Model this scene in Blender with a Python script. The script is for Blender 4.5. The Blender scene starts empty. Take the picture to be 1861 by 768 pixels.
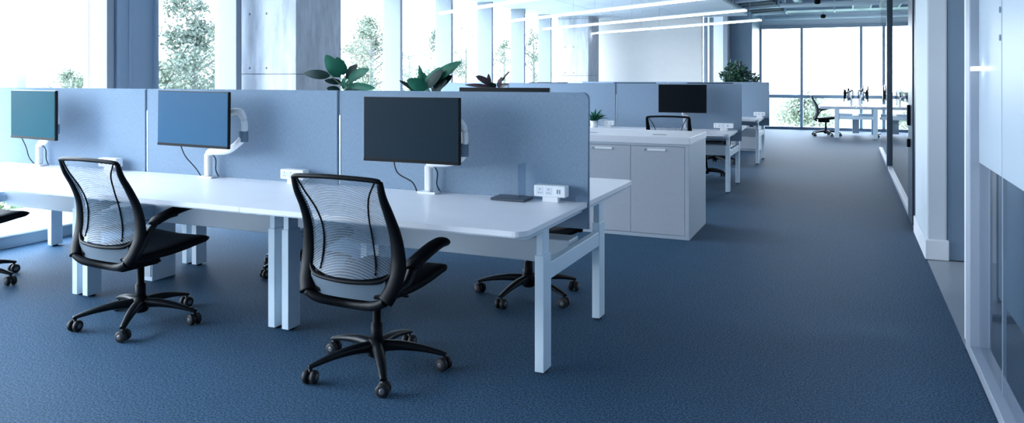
import bpy, bmesh, math, random
from mathutils import Vector, Matrix, noise
random.seed(7)
C = bpy.context.scene.collection
PI = math.pi
R = math.radians
# ---------------------------------------------------------------- camera model (photo is 1861x768)
F = 1381.0; HV = 140.0; H = 1.4; YAW = math.atan(609.5/1381.0)
cs, sn = math.cos(YAW), math.sin(YAW)
def at(u, v, Y):                       # point seen at pixel (u, v) on the plane y = Y
    a = (u-930.5)/F
    d = Y/(sn*a+cs)
    return Vector(((cs*a-sn)*d, Y, H-(v-HV)*d/F))
# ---------------------------------------------------------------- materials
def mat(name, col, rough=.5, metal=0, spec=.5, nscale=0, namt=.0, bump=0, emit=None, estr=0, bscale=None):
    m = bpy.data.materials.new(name); m.use_nodes = True
    nt = m.node_tree; b = nt.nodes['Principled BSDF']
    b.inputs['Base Color'].default_value = (*col, 1)
    b.inputs['Roughness'].default_value = rough
    b.inputs['Metallic'].default_value = metal
    b.inputs['Specular IOR Level'].default_value = spec
    if emit:
        b.inputs['Emission Color'].default_value = (*emit, 1); b.inputs['Emission Strength'].default_value = estr
    tc = nt.nodes.new('ShaderNodeTexCoord')
    n = nt.nodes.new('ShaderNodeTexNoise'); n.inputs['Scale'].default_value = nscale or 8
    n.inputs['Detail'].default_value = 3
    nt.links.new(tc.outputs['Object'], n.inputs['Vector'])
    mx = nt.nodes.new('ShaderNodeMix'); mx.data_type = 'RGBA'
    a = namt or .03
    mx.inputs[6].default_value = (*[c*(1-a) for c in col], 1)
    mx.inputs[7].default_value = (*[min(1, c*(1+a)) for c in col], 1)
    nt.links.new(n.outputs['Fac'], mx.inputs[0]); nt.links.new(mx.outputs[2], b.inputs['Base Color'])
    if bump:
        bp = nt.nodes.new('ShaderNodeBump'); bp.inputs['Strength'].default_value = bump
        bp.inputs['Distance'].default_value = .003
        nt.links.new(n.outputs['Fac'], bp.inputs['Height']); nt.links.new(bp.outputs['Normal'], b.inputs['Normal'])
    return m
M = {}
M['desk'] = mat('white_laminate', (.90, .89, .93), .32, spec=.5)
M['edge'] = mat('desk_edge', (.48, .55, .62), .4)
M['paint'] = mat('white_powder_coat', (.66, .78, .88), .4)
M['whiteplastic'] = mat('white_plastic', (.86, .88, .9), .35)
M['black'] = mat('black_plastic', (.003, .004, .006), .5, spec=.13)
M['blackm'] = mat('black_satin', (.005, .007, .010), .4, spec=.2)
M['rubber'] = mat('wheel_rubber', (.006, .006, .008), .6)
M['wheelgrey'] = mat('wheel_hub', (.10, .11, .13), .35)
M['seatgrey'] = mat('seat_mesh_grey', (.10, .145, .19), .6, nscale=400, namt=.35, bump=.4)
M['wall'] = mat('painted_wall', (.74, .78, .83), .7)
M['pillar'] = mat('pillar_paint', (.60, .67, .74), .7)
M['white'] = mat('white_wall', (.90, .86, .82), .7)
M['mull'] = mat('mullion_metal', (.36, .41, .49), .5, spec=.4)
M['fin'] = mat('window_fin', (.23, .265, .31), .5, spec=.3)
M['mulldark'] = mat('mullion_gasket', (.13, .19, .27), .5)
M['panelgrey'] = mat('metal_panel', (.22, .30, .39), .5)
M['cabinet'] = mat('cabinet_woodgrain', (.44, .46, .51), .5, nscale=30, namt=.04)
M['cabside'] = mat('cabinet_side', (.42, .47, .53), .5)
M['worktop'] = mat('cabinet_top', (.72, .72, .76), .4)
M['ceil'] = mat('ceiling_raft', (.62, .67, .73), .7)
M['slab'] = mat('ceiling_slab', (.40, .47, .55), .8, nscale=2, namt=.15)
M['duct'] = mat('galvanised_duct', (.34, .43, .53), .35, metal=.3, nscale=5, namt=.1)
M['ductlight'] = mat('pale_pipe', (.66, .74, .82), .4)
M['ductdark'] = mat('dark_pipe', (.05, .08, .11), .5)
M['tile'] = mat('grey_floor_tile', (.30, .34, .39), .35, nscale=3, namt=.06)
M['doorgrey'] = mat('door_panel', (.17, .25, .35), .5)
M['darkframe'] = mat('dark_frame', (.05, .075, .11), .4)
M['alu'] = mat('aluminium', (.45, .53, .62), .3, metal=.6)
M['cable'] = mat('cable_black', (.02, .03, .04), .5)
M['leaf'] = mat('fig_leaf', (.008, .10, .058), .5, spec=.2, nscale=9, namt=.5)
M['leafdark'] = mat('dark_leaf', (.005, .022, .020), .5, spec=.15, nscale=9, namt=.5)
M['bush'] = mat('bush_leaf', (.012, .06, .035), .5, nscale=6, namt=.6)
M['stem'] = mat('plant_stem', (.16, .22, .12), .7)
M['redleaf'] = mat('burgundy_leaf', (.035, .02, .028), .5)
M['soil'] = mat('soil', (.04, .03, .025), .95)
M['pot'] = mat('white_pot', (.72, .75, .79), .45)
M['bark'] = mat('tree_bark', (.20, .22, .22), .9, nscale=6, namt=.3)
M['socket'] = mat('socket_grey', (.22, .25, .3), .5)
M['grass'] = mat('garden_lawn', (.22, .30, .20), .95, nscale=3, namt=.35)
M['kerb'] = mat('window_kerb', (.20, .28, .36), .5)
M['sill'] = mat('pale_sill', (.86, .89, .92), .4)
M['facade'] = mat('distant_facade', (.45, .48, .51), .8)
M['lamp'] = mat('lamp_tube', (1, 1, 1), .5, emit=(.93, .97, 1), estr=7)
M['traydark'] = mat('dark_device', (.045, .06, .085), .35)

def screen_mat(name, c0, c1, rough):
    m = mat(name, c0, rough, spec=.10)
    return m
M['screen1'] = screen_mat('monitor_glass_teal', (.012, .072, .100), None, .35)
M['screen1'].node_tree.nodes['Principled BSDF'].inputs['Specular IOR Level'].default_value = .02
M['screen2'] = screen_mat('monitor_glass_blue', (.020, .098, .195), None, .3)
M['screen3'] = screen_mat('monitor_glass_dark', (.0015, .015, .028), None, .45)
M['screen4'] = screen_mat('monitor_glass_black', (.003, .005, .008), None, .35)

def fabric():
    m = mat('screen_fabric', (.25, .335, .435), .9, spec=.1)
    nt = m.node_tree; b = nt.nodes['Principled BSDF']
    tc = nt.nodes.new('ShaderNodeTexCoord')
    mp = nt.nodes.new('ShaderNodeMapping'); mp.inputs['Scale'].default_value = (60, 60, 260)
    n = nt.nodes.new('ShaderNodeTexNoise'); n.inputs['Scale'].default_value = 1.2; n.inputs['Detail'].default_value = 2
    mp2 = nt.nodes.new('ShaderNodeMapping'); mp2.inputs['Scale'].default_value = (260, 260, 40)
    n2 = nt.nodes.new('ShaderNodeTexNoise'); n2.inputs['Scale'].default_value = 1.2
    nt.links.new(tc.outputs['Object'], mp.inputs[0]); nt.links.new(mp.outputs[0], n.inputs['Vector'])
    nt.links.new(tc.outputs['Object'], mp2.inputs[0]); nt.links.new(mp2.outputs[0], n2.inputs['Vector'])
    ad = nt.nodes.new('ShaderNodeMath'); ad.operation = 'ADD'
    nt.links.new(n.outputs['Fac'], ad.inputs[0]); nt.links.new(n2.outputs['Fac'], ad.inputs[1])
    rp = nt.nodes.new('ShaderNodeMapRange'); rp.inputs[1].default_value = .6; rp.inputs[2].default_value = 1.4
    nt.links.new(ad.outputs[0], rp.inputs[0])
    mx = nt.nodes.new('ShaderNodeMix'); mx.data_type = 'RGBA'
    mx.inputs[6].default_value = (.195, .265, .350, 1); mx.inputs[7].default_value = (.285, .370, .475, 1)
    nt.links.new(rp.outputs[0], mx.inputs[0]); nt.links.new(mx.outputs[2], b.inputs['Base Color'])
    bp = nt.nodes.new('ShaderNodeBump'); bp.inputs['Strength'].default_value = .25; bp.inputs['Distance'].default_value = .002
    nt.links.new(ad.outputs[0], bp.inputs['Height']); nt.links.new(bp.outputs['Normal'], b.inputs['Normal'])
    return m
M['fabric'] = fabric()

def carpet():
    m = mat('blue_grey_carpet', (.1, .14, .18), .69, spec=.09)
    nt = m.node_tree; b = nt.nodes['Principled BSDF']; b.inputs['Specular Tint'].default_value = (.45, .75, 1, 1)
    tc = nt.nodes.new('ShaderNodeTexCoord')
    n = nt.nodes.new('ShaderNodeTexNoise'); n.inputs['Scale'].default_value = 110; n.inputs['Detail'].default_value = 4
    n.inputs['Roughness'].default_value = .75
    nt.links.new(tc.outputs['Object'], n.inputs['Vector'])
    r = nt.nodes.new('ShaderNodeValToRGB')
    r.color_ramp.elements[0].position = .40; r.color_ramp.elements[0].color = (.014, .036, .066, 1)
    r.color_ramp.elements[1].position = .62; r.color_ramp.elements[1].color = (.086, .168, .268, 1)
    nt.links.new(n.outputs['Fac'], r.inputs[0])
    n2 = nt.nodes.new('ShaderNodeTexNoise'); n2.inputs['Scale'].default_value = 7
    mp = nt.nodes.new('ShaderNodeMapping'); mp.inputs['Scale'].default_value = (1, 1, 1)
    nt.links.new(tc.outputs['Object'], mp.inputs[0]); nt.links.new(mp.outputs[0], n2.inputs['Vector'])
    mx = nt.nodes.new('ShaderNodeMix'); mx.data_type = 'RGBA'; mx.blend_type = 'MULTIPLY'; mx.inputs[0].default_value = .12
    nt.links.new(r.outputs[0], mx.inputs[6]); nt.links.new(n2.outputs['Fac'], mx.inputs[7])
    nt.links.new(mx.outputs[2], b.inputs['Base Color'])
    bp = nt.nodes.new('ShaderNodeBump'); bp.inputs['Strength'].default_value = .35; bp.inputs['Distance'].default_value = .003
    nt.links.new(n.outputs['Fac'], bp.inputs['Height']); nt.links.new(bp.outputs['Normal'], b.inputs['Normal'])
    return m
M['carpet'] = carpet()

def concrete():
    m = mat('cast_concrete', (.4, .44, .48), .85, spec=.2)
    nt = m.node_tree; b = nt.nodes['Principled BSDF']
    tc = nt.nodes.new('ShaderNodeTexCoord')
    mp = nt.nodes.new('ShaderNodeMapping'); mp.inputs['Scale'].default_value = (3, 3, .7)
    n = nt.nodes.new('ShaderNodeTexNoise'); n.inputs['Scale'].default_value = 3; n.inputs['Detail'].default_value = 8; n.inputs['Roughness'].default_value = .65
    nt.links.new(tc.outputs['Object'], mp.inputs[0]); nt.links.new(mp.outputs[0], n.inputs['Vector'])
    r = nt.nodes.new('ShaderNodeValToRGB')
    r.color_ramp.elements[0].position = .3; r.color_ramp.elements[0].color = (.37, .395, .44, 1)
    r.color_ramp.elements[1].position = .66; r.color_ramp.elements[1].color = (.60, .62, .67, 1)
    nt.links.new(n.outputs['Fac'], r.inputs[0]); nt.links.new(r.outputs[0], b.inputs['Base Color'])
    bp = nt.nodes.new('ShaderNodeBump'); bp.inputs['Strength'].default_value = .3; bp.inputs['Distance'].default_value = .01
    nt.links.new(n.outputs['Fac'], bp.inputs['Height']); nt.links.new(bp.outputs['Normal'], b.inputs['Normal'])
    return m
M['concrete'] = concrete()

def glass(name, tint, refl, rough=0.0):
    m = bpy.data.materials.new(name); m.use_nodes = True
    nt = m.node_tree; nt.nodes.clear()
    out = nt.nodes.new('ShaderNodeOutputMaterial')
    t = nt.nodes.new('ShaderNodeBsdfTransparent'); t.inputs[0].default_value = (*tint, 1)
    g = nt.nodes.new('ShaderNodeBsdfGlossy'); g.inputs['Roughness'].default_value = rough
    lw = nt.nodes.new('ShaderNodeFresnel'); lw.inputs[0].default_value = 1.45
    mu = nt.nodes.new('ShaderNodeMath'); mu.operation = 'MULTIPLY'; mu.inputs[1].default_value = refl; mu.use_clamp = True
    mx = nt.nodes.new('ShaderNodeMixShader')
    ge = nt.nodes.new('ShaderNodeNewGeometry'); inv = nt.nodes.new('ShaderNodeMath'); inv.operation = 'SUBTRACT'; inv.inputs[0].default_value = 1
    m3 = nt.nodes.new('ShaderNodeMath'); m3.operation = 'MULTIPLY'
    nt.links.new(ge.outputs['Backfacing'], inv.inputs[1]); nt.links.new(lw.outputs[0], mu.inputs[0])
    nt.links.new(mu.outputs[0], m3.inputs[0]); nt.links.new(inv.outputs[0], m3.inputs[1]); nt.links.new(m3.outputs[0], mx.inputs[0])
    nt.links.new(t.outputs[0], mx.inputs[1]); nt.links.new(g.outputs[0], mx.inputs[2]); nt.links.new(mx.outputs[0], out.inputs[0])
    return m
M['glass'] = glass('window_glass', (.98, .99, 1), .3)
M['pglass'] = glass('partition_glass', (.90, .94, .97), 1.3, .01)
M['acrylic'] = glass('clear_acrylic', (.8, .86, .92), 2.0)

def chair_mesh():
    m = bpy.data.materials.new('striped_chair_mesh'); m.use_nodes = True
    nt = m.node_tree; b = nt.nodes['Principled BSDF']; out = nt.nodes['Material Output']
    b.inputs['Base Color'].default_value = (.16, .22, .29, 1); b.inputs['Roughness'].default_value = .45
    tc = nt.nodes.new('ShaderNodeTexCoord')
    w = nt.nodes.new('ShaderNodeTexWave'); w.wave_type = 'BANDS'; w.bands_direction = 'Z'
    w.inputs['Scale'].default_value = 26; w.inputs['Distortion'].default_value = 0
    # stripes that bow downwards to the sides
    sx = nt.nodes.new('ShaderNodeSeparateXYZ'); nt.links.new(tc.outputs['Object'], sx.inputs[0])
    sq = nt.nodes.new('ShaderNodeMath'); sq.operation = 'MULTIPLY'
    nt.links.new(sx.outputs[0], sq.inputs[0]); nt.links.new(sx.outputs[0], sq.inputs[1])
    k = nt.nodes.new('ShaderNodeMath'); k.operation = 'MULTIPLY'; k.inputs[1].default_value = 1.6
    nt.links.new(sq.outputs[0], k.inputs[0])
    ad = nt.nodes.new('ShaderNodeMath'); ad.operation = 'ADD'
    nt.links.new(sx.outputs[2], ad.inputs[0]); nt.links.new(k.outputs[0], ad.inputs[1])
    cb = nt.nodes.new('ShaderNodeCombineXYZ'); nt.links.new(ad.outputs[0], cb.inputs[2])
    nt.links.new(cb.outputs[0], w.inputs['Vector'])
    mr = nt.nodes.new('ShaderNodeMapRange'); mr.inputs[3].default_value = .34; mr.inputs[4].default_value = .66
    nt.links.new(w.outputs['Fac'], mr.inputs[0])
    t = nt.nodes.new('ShaderNodeBsdfTransparent')
    mx = nt.nodes.new('ShaderNodeMixShader')
    nt.links.new(mr.outputs[0], mx.inputs[0]); nt.links.new(t.outputs[0], mx.inputs[1]); nt.links.new(b.outputs[0], mx.inputs[2])
    nt.links.new(mx.outputs[0], out.inputs[0])
    return m
M['mesh'] = chair_mesh()

def tree_leaf(name, c):
    m = mat(name, c, .8, spec=.1, nscale=1.2, namt=.25)
    return m
M['tree1'] = tree_leaf('tree_leaf_pale', (.21, .25, .22))
M['tree2'] = tree_leaf('tree_leaf_green', (.24, .28, .23))
M['shrub'] = tree_leaf('shrub_leaf_pale', (.36, .40, .33))
M['hedge'] = tree_leaf('hedge_leaf', (.25, .33, .20))

# ---------------------------------------------------------------- mesh helpers
def bx(bm, lo, hi, bev=0, mi=0, seg=2):
    lo = Vector(lo); hi = Vector(hi)
    g = bmesh.ops.create_cube(bm, size=1)
    vs = g['verts']
    for v in vs:
        v.co = Vector(((lo.x+hi.x)/2+v.co.x*(hi.x-lo.x), (lo.y+hi.y)/2+v.co.y*(hi.y-lo.y), (lo.z+hi.z)/2+v.co.z*(hi.z-lo.z)))
    fs = {f for v in vs for f in v.link_faces}
    for f in fs: f.material_index = mi
    if bev:
        es = list({e for v in vs for e in v.link_edges})
        r = bmesh.ops.bevel(bm, geom=es, offset=bev, segments=seg, affect='EDGES', profile=.5, clamp_overlap=True)
        for f in r['faces']: f.material_index = mi
    return bm
def frame_of(t, up=Vector((0, 0, 1))):
    t = t.normalized()
    if abs(t.dot(up)) > .97: up = Vector((0, 1, 0))
    s = t.cross(up).normalized(); n = s.cross(t).normalized()
    return s, n
def tube(bm, pts, rad, seg=10, mi=0, cap=True, up=Vector((0, 0, 1)), sx=1.0, sy=1.0):
    pts = [Vector(p) for p in pts]
    if not isinstance(rad, (list, tuple)): rad = [rad]*len(pts)
    rings = []
    for i, p in enumerate(pts):
        t = (pts[min(i+1, len(pts)-1)]-pts[max(i-1, 0)])
        s, n = frame_of(t, up)
        r = rad[i]
        ra, rb = (r if isinstance(r, tuple) else (r*sx, r*sy))
        rings.append([bm.verts.new(p+s*(ra*math.cos(2*PI*k/seg))+n*(rb*math.sin(2*PI*k/seg))) for k in range(seg)])
    for a, b in zip(rings, rings[1:]):
        for k in range(seg):
            f = bm.faces.new((a[k], a[(k+1) % seg], b[(k+1) % seg], b[k])); f.material_index = mi; f.smooth = True
    if cap:
        for rg in (rings[0], rings[-1]):
            f = bm.faces.new(rg); f.material_index = mi
    return bm
def spl(pts, n=6):                     # Catmull-Rom through tuples of any size
    P = [tuple(p) for p in pts]; out = []
    for i in range(len(P)-1):
        p0 = P[max(i-1, 0)]; p1 = P[i]; p2 = P[i+1]; p3 = P[min(i+2, len(P)-1)]
        for k in range(n):
            t = k/n
            out.append(tuple(.5*((2*b)+(-a+c)*t+(2*a-5*b+4*c-d)*t*t+(-a+3*b-3*c+d)*t**3) for a, b, c, d in zip(p0, p1, p2, p3)))
    out.append(P[-1]); return out
def lathe(bm, prof, seg=20, c=(0, 0, 0), axis='Z', mi=0):
    rings = []
    for r, z in prof:
        ring = []
        for k in range(seg):
            a = 2*PI*k/seg
            if axis == 'Z': p = Vector((r*math.cos(a), r*math.sin(a), z))
            else: p = Vector((z, r*math.cos(a), r*math.sin(a)))
            ring.append(bm.verts.new(p+Vector(c)))
        rings.append(ring)
    for a, b in zip(rings, rings[1:]):
        for k in range(seg):
            f = bm.faces.new((a[k], a[(k+1) % seg], b[(k+1) % seg], b[k])); f.material_index = mi; f.smooth = True
    for rg in (rings[0], rings[-1]):
        f = bm.faces.new(rg); f.material_index = mi
    return bm
def grid(bm, fn, nu, nv, mi=0):
    vs = [[bm.verts.new(fn(i/nu, j/nv)) for i in range(nu+1)] for j in range(nv+1)]
    for j in range(nv):
        for i in range(nu):
            f = bm.faces.new((vs[j][i], vs[j][i+1], vs[j+1][i+1], vs[j+1][i])); f.material_index = mi; f.smooth = True
    return bm
def prism(bm, poly, z0, z1, mi=0):     # poly in xy, extruded in z
    a = [bm.verts.new((x, y, z0)) for x, y in poly]; b = [bm.verts.new((x, y, z1)) for x, y in poly]
    n = len(poly)
    f = bm.faces.new(a); f.material_index = mi
    f = bm.faces.new(b); f.material_index = mi
    for i in range(n):
        f = bm.faces.new((a[i], a[(i+1) % n], b[(i+1) % n], b[i])); f.material_index = mi
    return bm
def rrect(x0, x1, y0, y1, rad, n=6):   # rad: (bl, br, tr, tl)
    out = []
    cs_ = [(x0, y0, 180, rad[0], 1, 1), (x1, y0, 270, rad[1], -1, 1), (x1, y1, 0, rad[2], -1, -1), (x0, y1, 90, rad[3], 1, -1)]
    for cx, cy, a0, r, dx, dy in cs_:
        if r <= 0: out.append((cx, cy)); continue
        for k in range(n+1):
            a = R(a0+90*k/n); out.append((cx+dx*r+r*math.cos(a), cy+dy*r+r*math.sin(a)))
    return out
def obj(name, bm, m, parent=None, loc=None):
    bmesh.ops.recalc_face_normals(bm, faces=bm.faces)
    me = bpy.data.meshes.new(name); bm.to_mesh(me); bm.free()
    for x in (m if isinstance(m, (list, tuple)) else [m]): me.materials.append(x)
    o = bpy.data.objects.new(name, me); C.objects.link(o)
    if parent: o.parent = parent
    if loc: o.location = loc
    return o
def NB(): return bmesh.new()
def BX(lo, hi, bev=0, mi=0): return bx(NB(), lo, hi, bev, mi)
def tag(o, label, cat, group=None, kind=None):
    o['label'] = label; o['category'] = cat
    if group: o['group'] = group
    if kind: o['kind'] = kind
    return o
def thing(name, label, cat, loc=(0, 0, 0), rz=0, group=None):
    o = bpy.data.objects.new(name, None); C.objects.link(o); o.empty_display_size = .1
    o.location = loc; o.rotation_euler = (0, 0, rz)
    return tag(o, label, cat, group)
def struct(name, bm, m, label=None, cat=None, parent=None):
    o = obj(name, bm, m, parent)
    if not parent:
        o['kind'] = 'structure'
        o['label'] = label or name; o['category'] = cat or name.split('_')[0]
    return o
def kids(o): return [c for c in C.objects if c.parent == o]
def dup(root, loc, rz, label, group=None, par=None):
    r = root.copy(); C.objects.link(r)
    if par is None:
        r.location = loc; r.rotation_euler = (0, 0, rz); r['label'] = label
        if group: r['group'] = group
    else: r.parent = par
    for ch in kids(root): dup(ch, None, 0, None, None, r)
    return r

# ================================================================ SETTING
XL = -6.3                              # left window plane
XR = .56                               # right partition plane
YB = 21.7                              # far window plane
ZC = 2.81
struct('floor', BX((XL-.35, -5, -.12), (XR, YB+.3, 0)), M['carpet'], 'blue-grey speckled office carpet', 'floor')
struct('floor_tile', BX((XR, -5, -.12), (5.0, 8.6, -.002)), M['tile'], 'smooth grey floor inside the side room doorway', 'floor')
struct('floor_side', BX((XR, 8.6, -.12), (5.0, YB+.3, 0)), M['carpet'], 'carpet beyond the glazed partition', 'floor')
# slab and raft ceiling
struct('ceiling_slab', BX((XL-.4, -5.2, 3.45), (5.2, YB+.4, 3.6)), M['slab'], 'exposed grey ceiling slab', 'ceiling')
bm = NB()
for i in range(20):
    y0 = -4.9+i*1.2
    if y0 > 18.1: break
    for x0, x1 in ((-6.28, -4.9), (-4.89, -3.5), (-3.49, -2.1)):
        bx(bm, (x0, y0, ZC), (x1, min(y0+1.185, 18.15), ZC+.05), .004)
struct('ceiling', bm, M['ceil'], 'pale suspended ceiling panels along the window side', 'ceiling')
bm = NB(); bx(bm, (-6.28, -4.9, ZC+.06), (-2.1, 18.15, ZC+.1))
struct('ceiling_back', bm, M['slab'], 'dark backing above the ceiling panels', 'ceiling')

# left window wall: kerb, sill, head, mullion fins, glass
struct('trim_1', BX((XL-.14, -5, 0), (XL+.02, YB, .095), .004), M['kerb'], 'low dark kerb under the left windows', 'kerb')
struct('trim_2', BX((XL-.34, -5, .096), (XL+.03, YB, .112), .003), M['sill'], 'white sill along the left windows', 'sill')
struct('trim_3', BX((XL-.3, -5, ZC), (XL+.0, YB, 3.45)), M['wall'], 'bulkhead above the left windows', 'bulkhead')
ys = [-4.64, -3.07, -1.5, .07, 1.64, 3.21, 4.78, 6.36, 8.11, 9.68, 11.27, 12.86, 14.42, 15.96, 17.55, 19.1, 20.6]
for i, y in enumerate(ys):
    bm = NB()
    bx(bm, (XL-.1, y, .1), (XL+.21, y+.07, ZC), .004)
    bx(bm, (XL+.0, y+.07, .1), (XL+.19, y+.10, ZC), .002, 1)
    struct('trim_%d' % (i+4), bm, [M['fin'], M['mulldark']], 'pale vertical window mullion on the left wall', 'mullion')
for i in range(len(ys)-1):
    if ys[i+1] > 16: break
    o = struct('window_%d' % (i+1), BX((XL-.03, ys[i]+.07, .112), (XL-.018, ys[i+1], ZC)), M['glass'], 'tall left-hand window pane', 'window')
# grey metal panel beside the first mullion
bm = NB()
bx(bm, (XL-.1, 4.88, .1), (XL+.19, 5.33, ZC), .006)
bx(bm, (XL+.18, 4.88, .1), (XL+.215, 4.92, ZC), .003)
bx(bm, (XL+.18, 5.02, .1), (XL+.20, 5.06, ZC), .003)
bx(bm, (XL+.18, 5.30, .1), (XL+.22, 5.335, ZC), .003)
struct('wall_panel', bm, M['panelgrey'], 'dark grey metal panel between two left windows', 'wall panel')
# concrete columns
def column(x0, x1, y0, y1, nm, lab):
    bm = NB()
    for z0, z1 in ((0, 1.43), (1.436, 2.75), (2.756, 3.45)):
        bx(bm, (x0, y0, z0), (x1, y1, z1), .006)
    bx(bm, (x0+.01, y0+.01, 0), (x1-.01, y1-.01, 3.45), 0, 1)
    for k in (.24, .52):
        for z in (1.5, .7, 2.1):
            lathe(bm, [(.0, -.002), (.018, -.002), (.018, .004)], 12, (x0+(x1-x0)*k, y0, z), 'Z', 1) if False else bx(bm, (x0+(x1-x0)*k-.014, y0-.0015, z-.014), (x0+(x1-x0)*k+.014, y0+.01, z+.014), .006, 1)
    return struct(nm, bm, [M['concrete'], M['darkframe']], lab, 'column')
column(XL, -5.45, 6.57, 7.37, 'concrete_column', 'large bare concrete column standing by the left windows')
column(XL+.1, -5.45, 16.7, 17.5, 'concrete_column', 'farther bare concrete column left of the white wall')
# far walls
struct('wall_white', BX((-5.95, 18.2, 0), (-3.14, 18.35, 3.45)), M['white'], 'plain white wall at the far end left of the windows', 'wall')
struct('wall_far_left', BX((XL-.3, 17.5, 0), (-5.9, 17.7, 3.45)), M['wall'], 'wall behind the far column', 'wall')
bm = NB()
bx(bm, (-3.10, 18.2, 0), (-3.03, 18.33, ZC), .004); bx(bm, (-2.98, 18.3, 0), (-2.9, 18.4, ZC), .004)
struct('trim_40', bm, M['mull'], 'pale door lining right of the white wall', 'trim')
struct('wall_far', BX((-3.4, 20.0, 0), (-2.72, 20.15, 3.45)), M['wall'], 'blue-tinted recessed wall beyond the white wall', 'wall')
struct('trim_41', BX((-2.83, 19.4, 0), (-2.72, 19.98, 3.45), .004), M['mull'], 'white pilaster beside the dark far wall', 'trim')
struct('wall_dark', BX((-2.70, 19.8, 0), (-2.18, YB, 3.45)), M['panelgrey'], 'dark blue-grey wall beside the far windows', 'wall')
struct('wall_far_top', BX((-2.3, YB-.02, 2.77), (5.0, YB+.2, 3.45)), M['wall'], 'bulkhead over the far windows', 'wall')
# far windows
struct('trim_42', BX((-2.2, YB-.04, 0), (5, YB+.1, .07), .004), M['mulldark'], 'dark bottom rail of the far windows', 'trim')
struct('trim_43', BX((-2.2, YB-.05, .84), (5, YB+.06, .93), .004), M['duct'], 'horizontal transom across the far windows', 'trim')
struct('trim_44', BX((-2.2, YB-.06, 2.70), (5, YB+.06, 2.79), .004), M['mull'], 'head rail of the far windows', 'trim')
for i, x in enumerate((-2.2, -1.15, .29, 1.74, 3.2)):
    struct('trim_%d' % (45+i), BX((x, YB-.09, .07), (x+.072, YB+.06, 2.72), .004), M['duct'] if 0 < i else M['mull'], 'vertical mullion of the far windows', 'mullion')
    struct('window_%d' % (30+i), BX((x+.072, YB, .07), (min(x+1.45, 5), YB+.012, 2.72)), M['glass'], 'far end window pane', 'window')
# right side: near glass partition, niche, pillar, far glass partition
struct('trim_51', BX((XR, .3, 0), (XR+.09, 4.42, .05), .004), M['mull'], 'pale floor rail under the near glass wall', 'trim')
struct('trim_52', BX((XR, 4.42, 0), (XR+.10, 4.55, 2.9), .006), M['mull'], 'white end post of the near glass wall', 'trim')
struct('trim_53', BX((XR+.015, 4.55, 0), (XR+.10, 4.72, 2.9), .004), M['wall'], 'door lining behind the end post', 'trim')
struct('window_51', BX((XR+.045, 3.81, .05), (XR+.057, 4.42, 2.9)), M['pglass'], 'narrow fixed glass pane of the near glass wall', 'window')
o = struct('window_52', BX((XR+.045, .3, .05), (XR+.057, 3.80, 2.9)), M['pglass'], 'large glass pane of the near glass wall', 'window')
for z in (1.57, 1.69):
    bm = NB(); lathe(bm, [(.012, -.012), (.014, -.01), (.014, .01), (.012, .012)], 14, (XR+.05, 3.84, z), 'X')
    obj('glass_fitting', bm, M['mulldark'], o)
obj('pane_joint', BX((XR+.044, 3.795, .05), (XR+.058, 3.815, 2.9)), M['alu'], o)
bm = NB()
bx(bm, (XR, 6.64, 0), (XR+.135, 7.73, 3.45), .012)
struct('wall_pillar', bm, M['pillar'], 'white wall pillar between the side room doorway and the glass corridor wall', 'wall')
bm = NB(); bx(bm, (XR-.014, 6.626, 0), (XR+.149, 7.74, .155), .008)
struct('baseboard_right', bm, M['wall'], 'pale skirting round the white pillar', 'skirting')
struct('wall_side_room', BX((XR+.136, 6.70, 0), (5.0, 6.85, 3.45)), M['wall'], 'end wall of the side room', 'wall')
struct('door_1', BX((XR+.137, 6.655, .004), (XR+.35, 6.698, 2.7), .004), M['doorgrey'], 'blue-grey door leaf in the side room doorway', 'door')
struct('wall_right', BX((3.2, -5, 0), (3.35, 6.7, 3.45)), M['panelgrey'], 'side room wall, darkened to cut bounced light', 'wall')  # unseen wall given a dark tone to cut bounced light
struct('wall_right_top', BX((XR, -5, 2.9), (XR+.12, 6.64, 3.45)), M['wall'], 'bulkhead over the near glass wall', 'wall')
struct('ceiling_side_room', BX((XR+.12, -5, 2.9), (3.2, 6.7, 2.98)), M['ceil'], 'side room ceiling', 'ceiling')
struct('wall_back', BX((XL-.3, -5.2, 0), (5.2, -5.0, 3.45)), M['panelgrey'], 'wall behind the photographer', 'wall')
struct('wall_side_far', BX((5.0, 6.7, 0), (5.15, YB+.3, 3.45)), M['wall'], 'wall far to the right', 'wall')
# far glazed partition
bm = NB(); bx(bm, (XR, 7.74, 0), (XR+.09, 7.85, 3.1), .004); bx(bm, (XR, 8.1, 0), (XR+.06, 8.62, 3.1), .004)
bx(bm, (XR+.02, 7.85, 0), (XR+.06, 8.1, 3.1), 0)
d = struct('door_2', bm, M['darkframe'], 'dark framed glass door edge in the corridor wall', 'door')
bm = NB()
bx(bm, (XR-.03, 8.3, .93), (XR-.002, 8.36, 1.13), .006); bx(bm, (XR-.03, 8.3, .72), (XR-.002, 8.36, .80), .006)
obj('lock_plate', bm, M['black'], d)
struct('trim_54', BX((XR, 8.63, 0), (XR+.07, 16.3, .05), .004), M['mull'], 'pale floor rail of the far glass partition', 'trim')
struct('trim_55', BX((XR, 8.63, 2.75), (XR+.07, 16.3, 2.82), .004), M['mull'], 'head rail of the far glass partition', 'trim')
struct('trim_56', BX((XR-.005, 12.7, 0), (XR+.075, 13.3, 2.8), .004) if False else BX((XR-.01, 12.9, 0), (XR+.08, 13.02, 3.3), .004), M['darkframe'], 'dark post in the middle of the far glass partition', 'trim')
struct('window_53', BX((XR+.03, 8.63, .05), (XR+.04, 12.9, 2.75)), M['pglass'], 'nearer pane of the far glass partition', 'window')
struct('window_54', BX((XR+.03, 13.02, .05), (XR+.04, 16.3, 2.75)), M['pglass'], 'farther pane of the far glass partition', 'window')

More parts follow.
